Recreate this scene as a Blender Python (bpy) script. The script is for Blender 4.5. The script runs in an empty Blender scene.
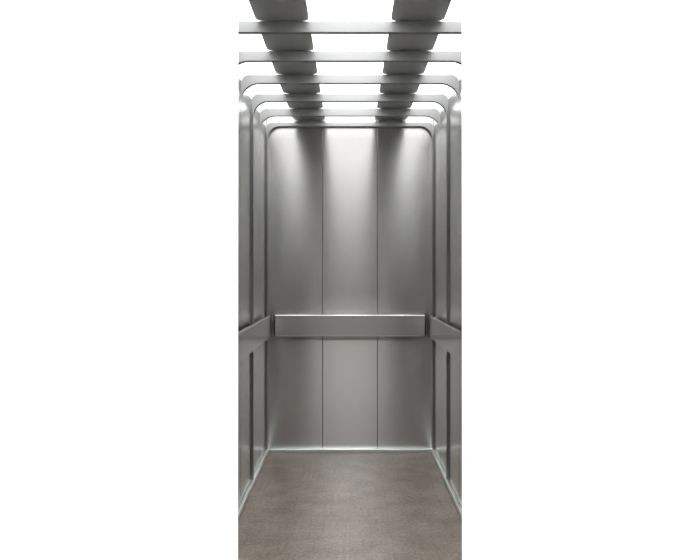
import bpy, bmesh, math
from mathutils import Vector
S=bpy.context.scene
S.view_settings.view_transform='Standard'
S.view_settings.look='None'

HW=0.597      # half width to wall skin
RW=0.585      # half width to rib face
ZT=2.32       # underside of cross bars
ZL=2.46       # luminous panel
YB=0.0; YF=-2.6

# ---------------------------------------------------------------- materials
def nmat(name):
    m=bpy.data.materials.new(name); m.use_nodes=True
    return m,m.node_tree.nodes,m.node_tree.links,m.node_tree.nodes['Principled BSDF']
def steel(name,col,rough,aniso=0.6,rot=0.0,metal=1.0,grain=0.012):
    m,n,l,b=nmat(name)
    b.inputs['Metallic'].default_value=metal
    b.inputs['Anisotropic'].default_value=aniso
    b.inputs['Anisotropic Rotation'].default_value=rot
    tc=n.new('ShaderNodeTexCoord'); mp=n.new('ShaderNodeMapping')
    mp.inputs['Scale'].default_value=(2,2,900)
    no=n.new('ShaderNodeTexNoise'); no.inputs['Scale'].default_value=1.0; no.inputs['Detail'].default_value=1
    l.new(tc.outputs['Object'],mp.inputs[0]); l.new(mp.outputs[0],no.inputs['Vector'])
    r=n.new('ShaderNodeValToRGB')
    lo=[max(0,c-grain) for c in col]; hi=[c+grain for c in col]
    r.color_ramp.elements[0].color=(*lo,1); r.color_ramp.elements[1].color=(*hi,1)
    l.new(no.outputs['Fac'],r.inputs[0]); l.new(r.outputs[0],b.inputs['Base Color'])
    b.inputs['Roughness'].default_value=rough
    if aniso>0:
        t=n.new('ShaderNodeTangent'); t.direction_type='UV_MAP'; t.uv_map='UVMap'
        l.new(t.outputs[0],b.inputs['Tangent'])
    return m
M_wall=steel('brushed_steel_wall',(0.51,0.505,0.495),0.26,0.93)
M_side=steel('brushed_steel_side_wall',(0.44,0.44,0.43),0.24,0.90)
M_ret=steel('dark_reflection_return',(0.05,0.05,0.05),0.4,0)  # unseen front return, colour darkened to put dark reflections in the back wall
M_rib=steel('satin_steel_bar',(0.35,0.355,0.355),0.5,0.0,metal=.35)
M_leg=steel('satin_steel_leg',(0.48,0.485,0.48),0.25,0.0)
M_legf=steel('leg_edge_shade',(0.22,0.22,0.22),0.35,0.0)  # leg front face coloured darker to paint in a shadow line
M_beam=steel('satin_steel_beam',(0.66,0.68,0.68),0.30,0.0,metal=.75)
M_rail=steel('brushed_steel_rail',(0.78,0.785,0.77),0.24,0.0)
M_base=steel('skirting_steel',(0.72,0.76,0.73),0.40,0.0)
M_dark,n,l,b=nmat('dark_gap'); b.inputs['Base Color'].default_value=(.03,.03,.03,1); b.inputs['Roughness'].default_value=.7
M_white,n,l,b=nmat('margin_white'); b.inputs['Base Color'].default_value=(.93,.93,.93,1); b.inputs['Roughness'].default_value=.9  # for the made-up wall that fills the blank margins
M_lfloor,n,l,b=nmat('landing_floor_stone'); b.inputs['Base Color'].default_value=(.10,.082,.066,1); b.inputs['Roughness'].default_value=.6
M_light,n,l,b=nmat('opal_light_panel'); b.inputs['Base Color'].default_value=(.9,.9,.9,1)
b.inputs['Emission Color'].default_value=(1,1,1,1); b.inputs['Emission Strength'].default_value=4.5
# floor vinyl
M_floor,n,l,b=nmat('mottled_vinyl_floor')
tc=n.new('ShaderNodeTexCoord')
n1=n.new('ShaderNodeTexNoise'); n1.inputs['Scale'].default_value=7; n1.inputs['Detail'].default_value=6
n2=n.new('ShaderNodeTexNoise'); n2.inputs['Scale'].default_value=55; n2.inputs['Detail'].default_value=6; n2.inputs['Roughness'].default_value=.75
l.new(tc.outputs['Object'],n1.inputs['Vector']); l.new(tc.outputs['Object'],n2.inputs['Vector'])
r=n.new('ShaderNodeValToRGB'); r.color_ramp.elements[0].position=.40; r.color_ramp.elements[1].position=.60
r.color_ramp.elements[0].color=(.10,.077,.060,1); r.color_ramp.elements[1].color=(.27,.22,.182,1)
mx=n.new('ShaderNodeMix'); mx.inputs[0].default_value=.7
l.new(n1.outputs['Fac'],mx.inputs[2]); l.new(n2.outputs['Fac'],mx.inputs[3]); l.new(mx.outputs[0],r.inputs[0])
br=n.new('ShaderNodeTexBrick'); br.offset=0; br.inputs['Scale'].default_value=1
br.inputs['Brick Width'].default_value=.1; br.inputs['Row Height'].default_value=.1; br.inputs['Mortar Size'].default_value=.002
br.inputs['Color1'].default_value=(1,1,1,1); br.inputs['Color2'].default_value=(.86,.86,.86,1); br.inputs['Mortar'].default_value=(.72,.72,.72,1)
l.new(tc.outputs['Object'],br.inputs['Vector'])
m2=n.new('ShaderNodeMix'); m2.data_type='RGBA'; m2.blend_type='MULTIPLY'; m2.inputs[0].default_value=1
l.new(r.outputs[0],m2.inputs[6]); l.new(br.outputs['Color'],m2.inputs[7]); l.new(m2.outputs[2],b.inputs['Base Color'])
b.inputs['Roughness'].default_value=.3
bp=n.new('ShaderNodeBump'); bp.inputs['Strength'].default_value=.1; bp.inputs['Distance'].default_value=.002
l.new(n2.outputs['Fac'],bp.inputs['Height']); l.new(bp.outputs[0],b.inputs['Normal'])

# ---------------------------------------------------------------- mesh helpers
def add_box(bm,x0,x1,y0,y1,z0,z1,mi=0,bev=0.0):
    vs=[bm.verts.new(p) for p in [(x0,y0,z0),(x1,y0,z0),(x1,y1,z0),(x0,y1,z0),(x0,y0,z1),(x1,y0,z1),(x1,y1,z1),(x0,y1,z1)]]
    fs=[bm.faces.new([vs[i] for i in q]) for q in [(0,3,2,1),(4,5,6,7),(0,1,5,4),(1,2,6,5),(2,3,7,6),(3,0,4,7)]]
    for f in fs: f.material_index=mi
    if bev>0:
        es=list({e for f in fs for e in f.edges})
        bmesh.ops.bevel(bm,geom=es,offset=bev,segments=2,profile=.5,affect='EDGES')
def add_prism(bm,pts,axis,a,bb,mi=0):
    def P(p,t):
        return (p[0],t,p[1]) if axis=='y' else (p[0],p[1],t) if axis=='z' else (t,p[0],p[1])
    v0=[bm.verts.new(P(p,a)) for p in pts]; v1=[bm.verts.new(P(p,bb)) for p in pts]
    N=len(pts); f=[bm.faces.new(v0),bm.faces.new(v1[::-1])]
    for i in range(N): f.append(bm.faces.new([v0[i],v1[i],v1[(i+1)%N],v0[(i+1)%N]]))
    for q in f: q.material_index=mi
    return f
def finish(bm,name,mats,parent=None):
    bmesh.ops.recalc_face_normals(bm,faces=bm.faces[:])
    uv=bm.loops.layers.uv.new('UVMap')
    for f in bm.faces:
        nn=f.normal; ax=max(range(3),key=lambda i:abs(nn[i]))
        for lp in f.loops:
            c=lp.vert.co
            lp[uv].uv=(c.z,c.y) if ax==0 else (c.z,c.x) if ax==1 else (c.y,c.x)
    me=bpy.data.meshes.new(name); bm.to_mesh(me); bm.free()
    for m in mats: me.materials.append(m)
    o=bpy.data.objects.new(name,me); S.collection.objects.link(o)
    if parent: o.parent=parent
    return o

ribs=[-0.02,-0.355,-0.745,-1.155,-1.5625,-1.97,-2.37]

# ---------------------------------------------------------------- floor
bm=bmesh.new(); add_box(bm,-.66,.66,YF+0.0,.05,-.05,0); finish(bm,'floor',[M_floor])
bm=bmesh.new(); add_box(bm,-4,4,-9,YF-.0,-.05,0); finish(bm,'floor_landing',[M_lfloor])

# ---------------------------------------------------------------- back wall: three pressed panels
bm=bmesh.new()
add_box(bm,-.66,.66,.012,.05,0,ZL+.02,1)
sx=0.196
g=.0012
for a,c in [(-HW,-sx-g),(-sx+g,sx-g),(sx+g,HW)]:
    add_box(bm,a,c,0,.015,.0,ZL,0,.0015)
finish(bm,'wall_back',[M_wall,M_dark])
# side walls: a panel per bay
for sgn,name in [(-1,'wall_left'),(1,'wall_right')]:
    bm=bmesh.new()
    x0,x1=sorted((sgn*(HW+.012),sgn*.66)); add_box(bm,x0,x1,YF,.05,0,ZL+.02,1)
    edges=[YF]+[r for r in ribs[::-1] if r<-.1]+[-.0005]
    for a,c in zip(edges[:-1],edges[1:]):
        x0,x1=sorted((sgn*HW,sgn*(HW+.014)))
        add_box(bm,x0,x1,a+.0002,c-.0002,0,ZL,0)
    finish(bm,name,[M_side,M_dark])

# ---------------------------------------------------------------- ceiling slab & luminous panel
bm=bmesh.new(); add_box(bm,-.66,.66,YF,.05,ZL+.02,ZL+.06); finish(bm,'ceiling',[M_beam])
bm=bmesh.new(); add_box(bm,-HW+.004,HW-.004,YF+.03,-.002,ZL-.006,ZL+.019,0,.002); finish(bm,'ceiling_light_panel',[M_light])

# ---------------------------------------------------------------- portal ribs (leg + rounded corner + cross bar)
def portal(y0,y1,R,h,name,rw,strong):
    N=18
    inner=[(-rw,0.0)]
    for i in range(N+1):
        a=math.pi-(math.pi/2)*i/N
        inner.append((-RW+R+(R+(rw-RW))*math.cos(a),ZT-R+R*math.sin(a)))
    inner+= [(-p[0],p[1]) for p in inner[::-1]]
    outer=[(-HW-.001,0.0)]
    R2=R*.5
    for i in range(N+1):
        a=math.pi-(math.pi/2)*i/N
        outer.append((-HW-.001+R2+R2*math.cos(a),ZT+h-R2+R2*math.sin(a)))
    outer+= [(-p[0],p[1]) for p in outer[::-1]]
    bm=bmesh.new()
    vi0=[bm.verts.new((p[0],y0,p[1])) for p in inner]; vo0=[bm.verts.new((p[0],y0,p[1])) for p in outer]
    vi1=[bm.verts.new((p[0],y1,p[1])) for p in inner]; vo1=[bm.verts.new((p[0],y1,p[1])) for p in outer]
    n_=len(inner)
    for i in range(n_-1):
        f=[bm.faces.new([vi0[i],vi0[i+1],vo0[i+1],vo0[i]]),
        bm.faces.new([vi1[i],vo1[i],vo1[i+1],vi1[i+1]]),
        bm.faces.new([vi0[i],vi1[i],vi1[i+1],vi0[i+1]]),
        bm.faces.new([vo0[i],vo0[i+1],vo1[i+1],vo1[i]])]
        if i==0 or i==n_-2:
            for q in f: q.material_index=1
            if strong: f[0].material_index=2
        elif i<N*.8 or i>n_-2-N*.8: f[2].material_index=1
    for k in (0,-1): bm.faces.new([vi0[k],vo0[k],vo1[k],vi1[k]])
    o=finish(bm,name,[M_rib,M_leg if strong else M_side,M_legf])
    if strong:
        md=o.modifiers.new('bv','BEVEL'); md.width=.002; md.segments=2; md.limit_method='ANGLE'; md.angle_limit=math.radians(60)
    return o
for i,y in enumerate(ribs):
    strong = i in (0,2)
    portal(y-.015,y+.015 if i else -.001,.09,.046 if i else .026,'trim_%d'%(i+1), RW if strong else HW-.001, strong)

# ---------------------------------------------------------------- longitudinal ceiling beams: rounded plates per bay
def rrect(x0,x1,y0,y1,r):
    pts=[]
    for cx,cy,a0 in [(x1-r,y1-r,0),(x0+r,y1-r,90),(x0+r,y0+r,180),(x1-r,y0+r,270)]:
        for i in range(7):
            a=math.radians(a0+15*i); pts.append((cx+r*math.cos(a),cy+r*math.sin(a)))
    return pts
for sgn in (-1,1):
    bm=bmesh.new()
    e=[-2.58]+ribs[::-1]; e[-1]=-.004
    for a,c in zip(e[:-1],e[1:]):
        x0,x1=sorted((sgn*.175,sgn*.405))
        add_prism(bm,rrect(x0,x1,a+.003,c-.003,.04),'z',ZT+.049,ZT+.065)
    x0,x1=sorted((sgn*.20,sgn*.375))
    add_box(bm,x0,x1,-2.56,-.004,ZT+.06,ZL-.007)
    finish(bm,'ceiling_beam',[M_beam])

# ---------------------------------------------------------------- handrails
Z0,Z1=.832,.984
def rail_back():
    root=bpy.data.objects.new('handrail',None); S.collection.objects.link(root)
    bm=bmesh.new(); add_box(bm,-.532,.532,-.062,-.040,Z0,Z1,0,.005)
    finish(bm,'rail_board',[M_rail],root)
    bm=bmesh.new()
    for x in (-.538,.534): add_box(bm,x,x+.004,-.064,-.038,Z0-.002,Z1+.002)
    finish(bm,'end_caps',[M_dark],root)
    bm=bmesh.new()
    for x in (-.4,0,.4):
        add_box(bm,x-.03,x+.03,-.041,0.0,.87,.94,0,.003)
    finish(bm,'brackets',[M_leg],root)
def rail_side(s):
    root=bpy.data.objects.new('handrail',None); S.collection.objects.link(root)
    x0,x1=sorted((s*.553,s*.571))
    bm=bmesh.new(); add_box(bm,x0,x1,-2.45,-.10,Z0,Z1,0,.005)
    finish(bm,'rail_board',[M_rail],root)
    bm=bmesh.new()
    for y in (-2.455,-.10): add_box(bm,x0-.002,x1+.002,y,y+.005,Z0-.002,Z1+.002)
    finish(bm,'end_caps',[M_dark],root)
    bm=bmesh.new()
    x0,x1=sorted((s*.570,s*HW))
    for y in (-.55,-1.35,-2.15): add_box(bm,x0,x1,y-.03,y+.03,.87,.94,0,.003)
    finish(bm,'brackets',[M_leg],root)
rail_back(); rail_side(-1); rail_side(1)

# ---------------------------------------------------------------- skirting
bm=bmesh.new(); add_box(bm,-RW+.008,RW-.008,-.03,0,0,.028,0,.003); finish(bm,'baseboard_back',[M_base])
for s,nm in ((-1,'baseboard_left'),(1,'baseboard_right')):
    x0,x1=sorted((s*(RW-.008),s*HW)); bm=bmesh.new(); add_box(bm,x0,x1,YF,0,0,.028,0,.003); finish(bm,nm,[M_base])

# ---------------------------------------------------------------- made-up white wall with opening, stands in for blank margins (splayed reveal)
bm=bmesh.new()
OW=.376; OH=2.36; t=.05; YW=YF
for s in (-1,1):
    add_prism(bm,[(s*OW,YW-t),(s*4,YW-t),(s*4,YW),(s*(OW+.03),YW)],'z',0,3.2)
add_prism(bm,[(YW-t,OH),(YW,OH),(YW,3.2),(YW-t,3.2)],'x',-OW-.03,OW+.03)
finish(bm,'margin_wall',[M_white])
bm=bmesh.new()
for s in (-1,1):
    x0,x1=sorted((s*(OW+.035),s*HW)); add_box(bm,x0,x1,YF+.001,YF+.012,0,ZL-.01)
finish(bm,'trim_8',[M_ret])

# ---------------------------------------------------------------- added area light that whitens the margin wall, no such lamp seen
def area(name,loc,rot,sx,sy,e):
    L=bpy.data.lights.new(name,'AREA'); L.shape='RECTANGLE'; L.size=sx; L.size_y=sy; L.energy=e
    o=bpy.data.objects.new(name,L); o.location=loc; o.rotation_euler=rot; S.collection.objects.link(o)
area('added_wall_light',(0,-4.0,3.15),(math.radians(50),0,0),7,.3,420)

# ---------------------------------------------------------------- world, camera
w=bpy.data.worlds.new('World'); S.world=w; w.use_nodes=True
bg=w.node_tree.nodes['Background']; bg.inputs[0].default_value=(1,1,1,1); bg.inputs[1].default_value=.27
cam=bpy.data.cameras.new('cam'); co=bpy.data.objects.new('cam',cam); S.collection.objects.link(co)
co.location=(0,-5,1.286); co.rotation_euler=(math.pi/2,0,0)
cam.lens=36; cam.sensor_width=36; cam.shift_y=-8/700; cam.shift_x=0
cam.clip_start=.05
S.camera=co
